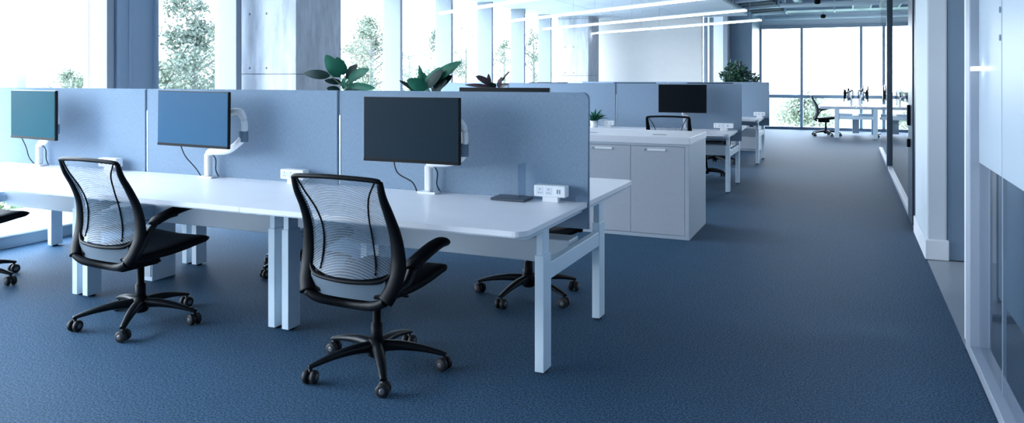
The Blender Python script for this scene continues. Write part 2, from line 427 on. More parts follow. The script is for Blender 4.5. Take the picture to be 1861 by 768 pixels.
# ---------------------------------------------------------------- ceiling services
def pipe(name, pts, r, m, lab, cat, grp=None, seg=12, brackets=()):
    t = thing(name, lab, cat, pts[0], 0, grp)
    p0 = Vector(pts[0])
    obj('pipe_run', tube(NB(), [Vector(p)-p0 for p in pts], r, seg), m, t)
    for b in brackets:
        q = Vector(b)-p0
        obj('hanger_rod', tube(NB(), [q, q+Vector((0, 0, 3.45-b[2]))], .008, 6), M['alu'], t)
    return t
pipe('ceiling_pipe', [(-2.0, 17.2, 2.93), (5, 17.2, 2.93)], .05, M['ductlight'], 'pale round pipe crossing the far ceiling, nearest of the three', 'pipe', None, 12, [(-1.5, 17.2, 2.93), (.2, 17.2, 2.93), (2, 17.2, 2.93)])
pipe('ceiling_pipe', [(-2.0, 18.6, 3.02), (5, 18.6, 3.02)], .035, M['duct'], 'thin grey pipe crossing the far ceiling behind the pale pipe', 'pipe', None, 12, [(-1, 18.6, 3.02), (.8, 18.6, 3.02)])
pipe('ceiling_pipe', [(-2.0, 21.0, 2.95), (5, 21.0, 2.95)], .06, M['ductlight'], 'thick pale pipe right above the far windows', 'pipe', None, 12, [(-1.4, 21.0, 2.95), (.5, 21.0, 2.95)])
t = thing('air_duct', 'wide rectangular grey air duct across the far ceiling', 'duct', (-1.9, 19.5, 3.0))
bm = NB(); bx(bm, (0, 0, 0), (5.5, .7, .25), .01)
obj('duct_body', bm, M['duct'], t)
for k in (0, 2, 4): obj('hanger_rod', tube(NB(), [(.3+k*1.1, .35, .25), (.3+k*1.1, .35, .45)], .01, 6), M['alu'], t)
for k in range(5): obj('duct_flange', BX((.5+k*1.1, -.02, -.02), (.54+k*1.1, .72, .27), .003), M['ductlight'], t)
t = thing('cable_tray', 'perforated pale cable tray hanging over the corridor end', 'cable tray', (.1, 14.4, 2.98))
bm = NB(); bx(bm, (0, 0, 0), (.03, 5, .10)); bx(bm, (.37, 0, 0), (.40, 5, .10))
for k in range(20): bx(bm, (.03, k*.25, .01), (.37, k*.25+.05, .03))
obj('tray_ladder', bm, M['ductlight'], t)
for k in range(3): obj('hanger_rod', tube(NB(), [(.2, .5+k*2, .03), (.2, .5+k*2, .47)], .008, 6), M['alu'], t)
for y, lab in ((15.9, 'nearer'), (20.4, 'farther')):
    t = thing('smoke_detector', 'small black ceiling device above the far windows' if y > 20 else 'small dark ceiling device hanging over the corridor', 'detector', (-.55, y if y > 20 else 16.4, 2.86))
    obj('detector_body', lathe(NB(), [(.035, 0), (.06, .02), (.06, .08), (.03, .1)], 16), M['black'], t)
    obj('hanger_rod', tube(NB(), [(0, 0, .1), (0, 0, .59)], .008, 6), M['alu'], t)
# open slatted baffles at the raft edge
random.seed(3)
for k in range(16):
    y = 10.6+k*.55
    t = thing('ceiling_baffle', 'dark angled ceiling baffle beside the pale ceiling panels, number of a long row', 'baffle', (-2.02, y, 2.86), 0, 'row of dark ceiling baffles')
    t['label'] = 'dark angled ceiling baffle in the row beside the pale ceiling panels'
    o = obj('baffle_blade', BX((0, -.03, 0), (.85, .03, .16), .004), M['ductdark'] if k % 3 else M['duct'], t)
    o.rotation_euler = (0, 0, R(-33))
    obj('hanger_rod', tube(NB(), [(.4, -.26, .16), (.4, -.26, .59)], .006, 6), M['alu'], t)
pipe('ceiling_pipe', [(-1.05, 9, 3.17), (-1.05, 19.3, 3.17)], .09, M['duct'], 'fat grey duct pipe running along the corridor ceiling beside the baffles', 'pipe', None, 14, [(-1.05, 14, 3.17), (-1.05, 16.5, 3.17), (-1.05, 19, 3.17)])

# pendant lights, diagonal in plan, joined at the middle
def light_pair(i, xa, ya, xb, yb, z, lab):
    p, q = Vector((xa, ya, z)), Vector((xb, yb, z)); mid = Vector((-3.8, ya+(yb-ya)*(-3.8-xa)/(xb-xa), z))
    for (a, b, w) in ((p, mid, 'left'), (mid, q, 'right')):
        dv = (b-a); L = dv.length-.05; an = math.atan2(dv.y, dv.x)
        t = thing('linear_pendant_light', 'glowing white linear pendant light, %s half of the %s diagonal line' % (w, lab), 'pendant light', a+dv.normalized()*.025, an, 'diagonal linear pendant lights')
        obj('diffuser', BX((0, -.020, 0), (L, .020, .022), .005), M['lamp'], t)
        obj('housing', BX((0, -.021, .023), (L, .021, .045), .003), M['whiteplastic'], t)
        for e in (.25, L-.25):
            obj('suspension_wire', tube(NB(), [(e, 0, .06), (e, 0, ZC-z)], .0025, 5), M['alu'], t)
for i, (ya, yb, lab) in enumerate(((17.35, 14.18, 'farthest'), (15.08, 12.0, 'second farthest'), (12.9, 9.8, 'third farthest'), (10.7, 7.6, 'nearest visible'))):
    light_pair(i, -6.0 if i != 1 else -5.95, ya, -1.39, yb, 2.4, lab)

for k, y in enumerate((5.2, 3.2, 1.2)):  # unseen panel lights added to brighten the side room behind the glass
    t = thing('added_panel_light', 'added panel light brightening the side room, %s' % ['farthest', 'middle', 'nearest'][k], 'ceiling light', (1.9, y, 2.86), 0, 'added side room lights')
    obj('light_frame', BX((-.62, -.32, .02), (.62, .32, .04), .004), M['whiteplastic'], t)
    obj('diffuser', BX((-.6, -.3, 0), (.6, .3, .018), .003), M['lamp'], t)
# ================================================================ DESKS
XE = -1.275
def make_desk(label, near=True, far=True, riser=True):
    """double bench module, local origin at right end on floor, extends to -x 1.6; local y=0 is front edge of the near side"""
    t = thing('bench_desk', label, 'desk', (0, 0, 0), 0, 'white double bench desks')
    return t
def fill_desk(t, rc=0, lc=0, far=True):
    # rc/lc: rounded outer corners on the right / left end
    y0, y1, y2, y3 = 0, .865, .895, 1.83
    def top(ya, yb, rad, nm):
        bm = NB()
        prism(bm, rrect(-1.598, 0, ya, yb, rad), .706, .73)
        o = obj(nm, bm, M['desk'], t)
        # underside edge band
        e = obj('edge_band', prism(NB(), rrect(-1.597, -.001, ya+.001, yb-.001, rad), .700, .7058), M['edge'], o)
        return o
    top(y0, y1, (lc, rc, 0, 0), 'tabletop')
    if far: top(y2, y3, (0, 0, rc, lc), 'tabletop')
    for x0, x1 in ((-.028-.046+.046, 0), ):
        pass
    for sx in (0, 1):
        xa = -.028 if sx == 0 else -1.598+.02          # outer face
        a, b = (xa-.046, xa) if sx == 0 else (xa, xa+.046)
        for ya in (.30, 1.18):
            bm = NB(); bx(bm, (a, ya, .012), (b, ya+.10, .56), .003)
            bx(bm, (a+.006, ya+.008, .56), (b-.006, ya+.088, .675), .002)
            lathe(bm, [(.02, 0), (.02, .012)], 12, ((a+b)/2, ya+.05, 0), 'Z', 1)
            obj('leg', bm, [M['paint'], M['rubber']], t)
        obj('end_rail', BX((a+.004, .40, .43), (b-.004, 1.18, .51), .003), M['paint'], t)
        obj('top_bearer', bx(BX((a, .10, .675), (b, .862, .699), .003), (a, .898, .675), (b, 1.73, .699), .003), M['paint'], t)
    obj('cable_tray', BX((-1.52, .80, .40), (-.08, .95, .53), .006), M['edge'], t)
    bm = NB()
    bx(bm, (-1.5, .28, .655), (-.1, .33, .699), .002); bx(bm, (-1.5, 1.3, .655), (-.1, 1.35, .699), .002)
    obj('support_beam', bm, M['edge'], t)
    return t
def bench(y, n, group_labels, rc=.05, nx=0):
    out = []
    for k in range(n):
        t = make_desk(group_labels[k])
        t.location = (XE-1.6*k, y, 0)
        fill_desk(t, .06 if k == 0 else 0, .06 if k == n-1 else 0)
        out.append(t)
    return out
Y1, Y2, Y3 = 3.02, 9.15, 12.46
bench(Y1, 3, ['white double bench desk at the right end of the front row, exposed end legs',
              'white double bench desk in the middle of the front row',
              'white double bench desk at the window end of the front row'])
bench(Y2, 3, ['white double bench desk at the corridor end behind the storage cabinet',
              'white double bench desk in the middle of the second row',
              'white double bench desk at the window end of the second row'])
bench(Y3, 2, ['white double bench desk at the corridor end of the third row',
              'white double bench desk second from corridor in the third row'])
# cable riser boxes under the front row
def riser(x, y, lab):
    t = thing('cable_riser', lab, 'cable riser', (x, y, 0))
    obj('riser_body', BX((-.04, -.10, 0), (.04, .10, .385), .004), M['paint'], t)
    obj('riser_cover', BX((-.03, -.105, .03), (.03, -.1005, .37), .002), M['edge'], t)
riser(-4.40, 3.87, 'white cable riser box on the floor under the front row, behind left chair')

# fabric desk screens
def dscreen(x0, x1, y, lab, rr=0, lr=0, post=True, z0=.584, z1=1.317):
    t = thing('desk_screen', lab, 'desk screen', ((x0+x1)/2, y, z0), 0, 'grey fabric desk screens')
    w = (x1-x0)/2; h = z1-z0
    bm = NB()
    poly = rrect(-w+.006, w-.006, 0, h, (0, .0, rr, lr))
    a = [bm.verts.new((x, -.013, z)) for x, z in poly]; b = [bm.verts.new((x, .013, z)) for x, z in poly]
    bm.faces.new(a); bm.faces.new(b)
    for i in range(len(poly)): bm.faces.new((a[i], a[(i+1) % len(poly)], b[(i+1) % len(poly)], b[i]))
    bmesh.ops.bevel(bm, geom=[e for e in bm.edges if abs(e.verts[0].co.y-e.verts[1].co.y) < 1e-5], offset=.005, segments=2, affect='EDGES')
    obj('fabric_panel', bm, M['fabric'], t)
    if post:
        bm = NB(); bx(bm, (-w-.005, -.008, .02), (-w+.005, .008, h), 0)
        obj('joining_post', bm, M['mulldark'], t)
        obj('post_clip', BX((-w-.005, -.012, .15), (-w+.005, -.0085, .58), 0), M['alu'], t)
    for s in (-.55, .55):
        obj('clamp', BX((s-.03, -.014, -.02), (s+.03, .014, -.001), .002), M['black'], t)
SP = .88
row = ['right end', 'middle', 'window end']
yS = Y1+SP
dscreen(-2.885, -1.262, yS, 'tall grey fabric desk screen at the right end of the front row', .03)
dscreen(-4.545, -2.895, yS, 'tall grey fabric desk screen in the middle of the front row')
dscreen(-6.2, -4.555, yS, 'tall grey fabric desk screen at the window end of the front row', 0, 0, False)
yS = Y2+SP
dscreen(-2.872, -1.225, yS, 'grey fabric desk screen behind the black monitor in the second row', .02)
dscreen(-4.472, -2.878, yS, 'grey fabric desk screen in the middle of the second row')
dscreen(-6.07, -4.478, yS, 'grey fabric desk screen at the window end of the second row', 0, 0, False)
yS = Y3+SP
dscreen(-2.872, -1.185, yS, 'grey fabric desk screen at the corridor end of the third row', .02)
dscreen(-4.472, -2.878, yS, 'grey fabric desk screen farther from the corridor in the third row', 0, 0, False)

# ================================================================ MONITORS
def monitor(x, y, lab, scr, z=.73, rz=0, side=.30, mx=0, my=-.22, mz=.38, roll=0, mrz=0, cable=True, arm=True, flip=1):
    t = thing('computer_monitor', lab, 'monitor', (x, y, z), rz, 'flat monitors on white arms')
    c = Vector((mx, my, mz))
    m = obj('housing', bx(bx(NB(), (-.305, 0, -.18), (.305, .022, .18), .004), (-.16, .022, -.12), (.16, .05, .1), .012), M['blackm'], t)
    m.location = c; m.rotation_euler = (0, R(roll), R(mrz))
    obj('display', BX((-.299, -.0015, -.162), (.299, -.0001, .174)), scr, m)
    obj('lower_bezel', BX((-.303, -.003, -.179), (.303, -.0002, -.164), .001), M['black'], m)
    # base plate and post
    bm = NB(); bx(bm, (-.06, -.035, 0), (.06, .035, .012), .004)
    bx(bm, (-.022, -.022, .012), (.022, .022, .165), .012)
    obj('arm_base', bm, M['whiteplastic'], t)
    e = Vector((side, my+.12, mz-.11)); e2 = Vector((side-.005, my+.12, mz+.02))
    bk = c+Vector((0.05, .052, 0))
    bm = NB()
    p = spl([(0, 0, .15), (.03, -.01, .175), (side*.55, my*.2, .19), (side*.93, my*.42, mz-.15), tuple(e)], 6)
    tube(bm, p, [(.02, .024)]*len(p), 10)
    obj('lower_arm', bm, M['whiteplastic'], t)
    bm = NB()
    p = spl([tuple(e), (side+.012, my+.118, mz-.05), tuple(e2), (side-.05, my+.10, mz+.05), tuple(bk)], 6)
    tube(bm, p, [(.019, .024)]*len(p), 10)
    obj('upper_arm', bm, M['whiteplastic'], t)
    obj('arm_joint', lathe(NB(), [(.028, -.035), (.03, -.03), (.03, .03), (.028, .035)], 16, tuple(e)), M['mulldark'], t)
    bm = NB(); bx(bm, (bk.x-.1, bk.y-.004, bk.z-.05), (bk.x+0, bk.y+.012, bk.z+.05), .004)
    obj('mount_plate', bm, M['blackm'], t)
    if cable:
        bm = NB(); tube(bm, spl([(-.12, my+.05, mz-.15), (-.125, my+.1, mz-.25), (-.11, -.005, .06), (-.10, .03, .004)], 6), .004, 6)
        tube(bm, spl([(.03, -.0, .16), (.045, .02, .12), (.035, .03, .05), (.06, .032, .004)], 6), .004, 6)
        obj('cable', bm, M['cable'], t)
    return t
monitor(-5.60, Y1+.80, 'teal-tinted monitor on a white arm nearest the windows', M['screen1'], mx=.10, my=-.12, mrz=-7, mz=.392, side=.18)
monitor(-3.90, Y1+.80, 'blue-screened monitor on a curved white arm, middle of the front row', M['screen2'], mx=.045, my=-.18, mz=.40, side=.36, roll=.7)
monitor(-2.21, Y1+.80, 'dark-screened monitor on a white arm at the right end of the front row', M['screen3'], mx=.02, my=-.24, mz=.38, side=.285)
monitor(-1.94, Y1+1.10, 'monitor on the far side of the front row, only its top edge showing', M['screen4'], rz=PI, my=-.16, mz=.425, side=.25, cable=False)
monitor(-1.93, Y2+.80, 'black monitor in front of the second row screen, above the cabinet', M['screen4'], my=-.2, mz=.395, side=-.02, cable=False)
for x, w in ((-1.69, 'nearest the corridor'), (-2.72, 'middle one'), (-4.02, 'nearest the windows')):
    monitor(x, Y2+1.12, 'monitor on the far side of the second row, top edge only, '+w, M['screen4'], rz=PI, my=-.16, mz=.415, side=.2, cable=False)

# power units
def power_unit(x, y, lab, w=.18, rz=0):
    t = thing('power_module', lab, 'power outlet', (x, y, .73), rz, 'white desktop power modules')
    bm = NB(); bx(bm, (-.045, -.02, 0), (.045, .02, .03), .004)
    obj('foot', bm, M['whiteplastic'], t)
    h = obj('housing', BX((-w/2, -.03, .03), (w/2, .03, .092), .006), M['whiteplastic'], t)
    for sx in (-.055, -.005):
        o = obj('socket', BX((sx-.019, -.0315, .042), (sx+.019, -.0302, .080)), M['wall'], h)
        bm = NB(); bx(bm, (sx-.002, -.0325, .067), (sx+.002, -.0317, .076)); bx(bm, (sx-.010, -.0325, .050), (sx-.004, -.0317, .054)); bx(bm, (sx+.004, -.0325, .050), (sx+.010, -.0317, .054))
        obj('socket_slots', bm, M['socket'], h)
    bm = NB(); bx(bm, (.042, -.0318, .050), (.048, -.0302, .072)); bx(bm, (.055, -.0318, .050), (.061, -.0302, .072))
    obj('charging_port', bm, M['socket'], h)
power_unit(-1.455, Y1+.80, 'white power module with sockets at the front row right end, beside dark tray')
power_unit(-3.18, Y1+.80, 'white power module behind the right front chair')
power_unit(-4.83, Y1+.80, 'white power module behind the left front chair')
power_unit(-1.42, Y2+.66, 'white power module at the corridor end of the second row', .24)
power_unit(-2.93, Y2+.66, 'white power module beside the small plant on the second row', .18)
power_unit(-1.33, Y3+.70, 'white power module at the corridor end of the third row')
# dark tray with clear upright panel
t = thing('document_holder', 'dark flat desk tray with clear acrylic upright beside the power module', 'desk tray', (-1.68, Y1+.79, .73))
obj('tray', BX((-.10, -.07, 0), (.10, .06, .016), .004), M['traydark'], t)
obj('clear_panel', BX((.055, -.05, .016), (.060, .05, .20), .001), M['acrylic'], t)

# ================================================================ CHAIRS
def make_chair(label, arm_z, swivel=0, group='black mesh task chairs'):
    t = thing('task_chair', label, 'office chair', (0, 0, 0), 0, group)
    prof = spl([(.235, -.315, .945), (.233, -.292, .88), (.232, -.245, .80), (.238, -.205, .71), (.246, -.190, .62), (.248, -.195, .54), (.238, -.222, .465), (.215, -.245, .412)], 5)
    n = len(prof)
    bm = NB()
    for s in (-1, 1):
        rr = [(.012+.011*min(1, k/n*1.5), .014+.026*min(1, k/n*1.5)) for k in range(n)]
        tube(bm, [(s*x, y, z) for x, y, z in prof], rr, 12, up=Vector((1, 0, 0)))
    tp = spl([(-.235, -.315, .945), (-.2, -.325, .955), (0, -.342, .962), (.2, -.325, .955), (.235, -.315, .945)], 5)
    tube(bm, tp, [(.014, .011)]*len(tp), 10)
    # lower loop joining both sides
    lo = spl([(-.236, -.20, .545), (-.205, -.222, .505), (-.15, -.245, .488), (0, -.262, .482), (.15, -.245, .488), (.205, -.222, .505), (.236, -.20, .545)], 4)
    tube(bm, lo, .009, 8)
    yk = spl([(-.215, -.245, .412), (-.15, -.24, .385), (0, -.20, .365), (.15, -.24, .385), (.215, -.245, .412)], 5)
    tube(bm, yk, [(.02, .022)]*len(yk), 10)
    obj('back_frame', bm, M['black'], t)
    def pr(z):                          # half width and y of the side rail at height z
        for a, b in zip(prof, prof[1:]):
            if a[2] >= z >= b[2]:
                k = (a[2]-z)/(a[2]-b[2]+1e-9); return a[0]+(b[0]-a[0])*k, a[1]+(b[1]-a[1])*k
        return prof[0][0], prof[0][1]
    def surf(a, v, off=0):
        s = 2*a-1
        z = .95-.455*v-.03*(s*s)*(-1 if v > .5 else 0)*0
        if v > .85: z = z+.05*(abs(s)**3)*((v-.85)/.15)
        if v < .05: z += .01*(1-s*s)
        hw, y = pr(min(z, .944))
        return Vector((s*hw, y-(.028+.018*v)*(1-s*s)+off, z))
    bm = NB(); grid(bm, lambda a, b: surf(a, b), 16, 24)
    back = obj('back_mesh', bm, M['mesh'], t)
    for s in (-1, 1):
        pts = [(.90, .02), (.78, .12), (.66, .26), (.58, .42), (.56, .6), (.585, .8), (.62, .97)]
        bm = NB(); tube(bm, [surf((1+s*a)/2, b, -.003) for a, b in spl(pts, 5)], .0042, 6)
        obj('back_seam', bm, M['black'], back)
    # seat
    def ring(y, zt, zb, hw):
        out = []
        for k in range(24):
            a = 2*PI*k/24; c, s = math.cos(a), math.sin(a)
            x = hw*(abs(c)**.45)*(1 if c > 0 else -1)
            zz = (zt+zb)/2+(zt-zb)/2*(abs(s)**.6)*(1 if s > 0 else -1)-.018*(1-(x/hw)**2)*(1 if s > 0 else .2)
            out.append((x, y, zz))
        return out
    secs = [(-.235, .435, .425, .19), (-.225, .447, .408, .215), (-.15, .452, .395, .235), (0, .462, .392, .243), (.12, .474, .402, .245), (.21, .482, .415, .243), (.265, .478, .422, .238), (.295, .462, .436, .22)]
    bm = NB(); rs = [[bm.verts.new(p) for p in ring(*s)] for s in spl(secs, 3)]
    for a, b in zip(rs, rs[1:]):
        for k in range(24):
            f = bm.faces.new((a[k], a[(k+1) % 24], b[(k+1) % 24], b[k])); f.smooth = True
    bm.faces.new(rs[0]); bm.faces.new(rs[-1])
    obj('seat', bm, M['black'], t)
    bm = NB()
    grid(bm, lambda a, b: Vector(((2*a-1)*.205, -.232-.022*(1-(2*a-1)**2)+.01*b, .478-.075*b+.02*abs(2*a-1)**3*(1-b))), 12, 4)
    obj('seat_rear_mesh', bm, M['seatgrey'], t)
    bm = NB(); bx(bm, (-.075, -.17, .325), (.075, .08, .395), .02, 0, 3)
    tube(bm, [(.07, -.02, .37), (.19, -.02, .375)], .006, 8)
    obj('tilt_mechanism', bm, M['black'], t)
    # armrests
    for s in (-1, 1):
        p = spl([(s*.225, -.235, .42), (s*.262, -.215, .46), (s*.280, -.17, arm_z-.09), (s*.285, -.13, arm_z-.03), (s*.287, -.085, arm_z-.008), (s*.287, 0, arm_z+.002)], 5)
        a = obj('armrest', tube(NB(), p, [(.015, .024)]*len(p), 10, up=Vector((1, 0, 0))), M['blackm'], t)
        q = spl([(s*.287, -.15, arm_z-.032), (s*.287, -.11, arm_z-.010), (s*.287, -.02, arm_z+.016), (s*.285, .07, arm_z+.032), (s*.282, .13, arm_z+.034), (s*.28, .15, arm_z+.028)], 4)
        m_ = len(q)
        rr = [(.042*(min(1, (k+1)/4, (m_-k)/3)**.5), .023*(min(1, (k+1)/4, (m_-k)/3)**.5)) for k in range(m_)]
        obj('arm_pad', tube(NB(), q, rr, 12), M['black'], a)
    obj('gas_column', lathe(NB(), [(.028, .10), (.028, .22), (.020, .222), (.020, .335)], 18), M['black'], t)
    b = obj('star_base', lathe(NB(), [(.030, .06), (.042, .07), (.045, .125), (.034, .15)], 20), M['black'], t)
    for k in range(5):
        a = R(swivel+72*k); ca, sa = math.cos(a), math.sin(a)
        bm = NB()
        pts = spl([(.03, .112, .030, .028), (.12, .114, .027, .023), (.22, .102, .023, .017), (.30, .084, .019, .012), (.335, .074, .016, .009)], 4)
        tube(bm, [(r*ca, r*sa, z) for r, z, w, h in pts], [(w, h) for r, z, w, h in pts], 10)
        obj('base_leg', bm, M['blackm'], b)
        bm = NB(); ang = a+R(60+25*k)
        def W(x, mi=0):
            rs = []
            m4 = Matrix.Translation((.325*ca, .325*sa, .031)) @ Matrix.Rotation(ang, 4, 'Z')
            tmp = NB(); lathe(tmp, [(.012, x-.012), (.026, x-.012), (.031, x-.007), (.031, x+.007), (.026, x+.012), (.012, x+.012)], 16, (0, 0, 0), 'X', 0)
            tmp.transform(m4)
            me = bpy.data.meshes.new('tmp'); tmp.to_mesh(me); tmp.free(); bm.from_mesh(me); bpy.data.meshes.remove(me)
        W(-.019); W(.019)
        tube(bm, [(.325*ca, .325*sa, .03), (.325*ca, .325*sa, .072)], .009, 8)
        c = obj('caster', bm, M['rubber'], t)
        tmp = NB()
        lathe(tmp, [(.006, -.034), (.014, -.0325), (.014, .0325), (.006, .034)], 12, (0, 0, 0), 'X', 0)
        tmp.transform(Matrix.Translation((.325*ca, .325*sa, .031)) @ Matrix.Rotation(ang, 4, 'Z'))
        obj('wheel_hub', tmp, M['wheelgrey'], c)
    return t
cA = make_chair('black mesh task chair, nearest in view, pulled up at the right front desk', .575, 22)
cA.location = (-2.07, 3.08, 0)
cA.rotation_euler = (0, 0, R(-1))
cB = make_chair('black mesh task chair with raised armrests at the middle front desk', .64, 20)
cB.location = (-3.70, 3.12, 0); cB.rotation_euler = (0, 0, R(-3))
dup(cB, (-5.47, 3.22, 0), R(-2), 'black mesh task chair cut off by the left edge of the view')
dup(cA, (-1.87, 4.50, 0), R(168), 'black task chair under far side of front row, base beside end legs')
dup(cA, (-3.62, 4.46, 0), R(160), 'black task chair under far side of front row, between the two front chairs')
dup(cA, (-1.86, Y2-.35, 0), R(4), 'black mesh task chair whose back rises behind the storage cabinet top')
dup(cA, (-1.80, Y2+1.60, 0), R(176), 'black task chair under far side of second row beside cabinet')
dup(cB, (-1.95, Y3+.05, 0), R(8), 'black task chair pulled up to the third row')

# ================================================================ STORAGE CABINETS
CY0, CY1 = 6.57, 7.40
names = ['nearest the corridor', 'second from the corridor', 'third from the corridor', 'nearest the windows']
for k in range(4):
    x1 = -1.24-k*1.03; x0 = x1-1.028
    t = thing('storage_cabinet', 'low pale two-door storage cabinet '+names[k], 'cabinet', ((x0+x1)/2, CY0, 0), 0, 'low storage cabinets behind the front row')
    w = .514
    bm = NB()
    bx(bm, (-w, 0, 0), (w, .83, .03), .002); bx(bm, (-w, 0, .03), (-w+.035, .83, .82), .002); bx(bm, (w-.035, 0, .03), (w, .83, .82), .002)
    bx(bm, (-w+.035, .02, .03), (w-.035, .83, .82)); bx(bm, (-w+.035, 0, .80), (w-.035, .02, .82))
    obj('body', bm, M['cabside'], t)
    for s in (0, 1):
        a = -w+.038 if s == 0 else .0015; b = -.0015 if s == 0 else w-.038
        d = obj('door', BX((a, .003, .034), (b, .0195, .796), .002), M['cabinet'], t)
        obj('handle', BX((a+.15, -.006, .757), (a+.31, .0028, .775), .002), M['whiteplastic'], d)
        obj('lock', lathe(NB(), [(.008, 0), (.009, .004), (.006, .006)], 12, (a+.13, 0, .766)) if False else BX((a+.115, -.004, .758), (a+.133, .0028, .774), .004), M['alu'], d)
t = thing('cabinet_worktop', 'continuous pale worktop along the storage cabinets', 'worktop', (-3.3, CY0, .8205))
obj('worktop_slab', BX((-2.07, -.005, 0), (2.065, .835, .06), .003), M['worktop'], t)
for x in (1.75, 1.1, .2, -.7):
    obj('slot_cover', BX((x-.06, .22, .0602), (x+.06, .27, .063), .001), M['socket'], t)

# ================================================================ PLANTS
def leaf(bm, base, tip, w, nrm=Vector((0, 0, 1)), droop=.15, mi=0, shape='o'):
    base, tip = Vector(base), Vector(tip); ax = tip-base; L = ax.length
    s = ax.cross(nrm)
    if s.length < 1e-4: s = Vector((1, 0, 0))
    s.normalize(); n = s.cross(ax).normalized()
    def fn(a, b):
        u = 2*a-1
        wd = w/2*(math.sin(PI*min(1, b**.8*.98+.01))**.6 if shape == 'o' else math.sin(PI*(b*.96+.02)))
        return base+ax*b+s*(u*wd)+n*(droop*L*(math.sin(PI*b)*.6-abs(u)**2*.25*math.sin(PI*b)))
    grid(bm, fn, 4, 8, mi)
def planter(t, w, d, h, m=M['pot']):
    bm = NB()
    bx(bm, (-w, -d, 0), (w, d, .03), .004)
    for a, b in (((-w, -d, .03), (w, -d+.02, h)), ((-w, d-.02, .03), (w, d, h)), ((-w, -d+.02, .03), (-w+.02, d-.02, h)), ((w-.02, -d+.02, .03), (w, d-.02, h))):
        bx(bm, a, b, .003)
    obj('planter_box', bm, m, t)
    obj('soil', BX((-w+.02, -d+.02, .03), (w-.02, d-.02, h-.03)), M['soil'], t)
ZT = .884
YP = 6.85
def big_plant(u0, leaves, stems, lab, grp=None, m=None):
    b = at(u0, 200, YP); b.z = ZT
    t = thing('potted_plant', lab, 'plant', b, 0, grp)
    planter(t, .16, .16, .20)
    bm = NB()
    root = Vector((0, 0, .17))
    for (u, v, dy) in stems:
        p = at(u, v, YP+dy)-b
        tube(bm, spl([tuple(root), tuple(root.lerp(p, .5)+Vector((.02, 0, .05))), tuple(p)], 6), .006, 6)
    obj('stem', bm, M['stem'], t)
    bm = NB()
    for (ua, va, ub, vb, w, dy, k) in leaves:
        A = at(ua, va, YP+dy)-b; B = at(ub, vb, YP+dy-.06)-b
        leaf(bm, A, B, w, Vector((.1, -1, .35)), .12, k)
    obj('foliage', bm, [M['leaf'], M['leafdark'], M['redleaf']], t)
    return t
big_plant(640, [(618, 140, 592, 100, .155, -.12, 0), (600, 138, 552, 133, .105, -.25, 1), (625, 136, 612, 104, .15, .08, 0), (632, 145, 671, 126, .13, 0, 0),
                (628, 142, 650, 118, .12, .1, 1), (620, 150, 590, 146, .07, -.15, 1), (626, 158, 682, 160, .10, -.05, 0), (622, 160, 628, 140, .08, -.1, 0), (618, 165, 594, 160, .08, -.15, 1), (625, 160, 645, 143, .09, .05, 0), (620, 170, 655, 168, .1, -.1, 1)],
          [(618, 140, -.12), (601, 138, -.25), (632, 145, 0), (628, 158, -.05), (625, 137, .08)],
          'broad-leaved green potted plant in front of the large concrete column')
big_plant(785, [(780, 150, 838, 112, .13, 0, 0), (775, 155, 830, 122, .11, .08, 1), (770, 160, 762, 118, .06, 0, 0), (775, 162, 740, 145, .14, -.05, 0), (760, 166, 726, 146, .05, 0, 1), (790, 160, 822, 138, .12, .1, 1),
                (775, 158, 805, 128, .12, -.04, 1), (768, 165, 770, 132, .17, .05, 0), (785, 166, 812, 146, .12, 0, 1), (770, 150, 800, 122, .06, 0, 0), (765, 166, 745, 158, .12, .06, 0), (790, 168, 800, 148, .14, .0, 1)],
          [(780, 150, 0), (775, 158, .08), (775, 162, -.05), (790, 160, .1), (770, 160, 0)],
          'glossy upright-leaved green potted plant between the concrete column and window mullions')
big_plant(898, [(905, 156, 928, 127, .028, 0, 2), (905, 160, 912, 140, .06, 0, 2), (893, 155, 864, 138, .05, 0, 2), (890, 158, 888, 134, .05, .05, 2), (893, 152, 868, 137, .05, -.03, 2), (893, 158, 845, 154, .04, 0, 2), (900, 160, 892, 150, .06, 0, 1), (905, 158, 925, 153, .04, 0, 2), (890, 160, 870, 154, .03, .04, 2)],
          [(905, 156, 0), (893, 155, 0), (893, 158, 0)],
          'small dark burgundy-leaved potted plant, right of the glossy green one')
# small plant on the second row desk
t = thing('potted_plant', 'small spiky green potted plant on the second row desk behind front row screen', 'plant', (-3.10, Y2+.6, .73))
obj('pot', lathe(NB(), [(.035, 0), (.045, .005), (.055, .09), (.05, .09), (.048, .075), (.01, .075)], 20), M['pot'], t)
bm = NB()
random.seed(5)
for k in range(26):
    a = random.uniform(0, 2*PI); l = random.uniform(.12, .22); e = random.uniform(.2, 1.1)
    leaf(bm, (0, 0, .075), (l*math.cos(a)*math.cos(e*.8), l*math.sin(a)*math.cos(e*.8), .075+l*math.sin(e)), .035, Vector((0, 0, 1)), .2, 0, 'l')
obj('foliage', bm, M['leaf'], t)
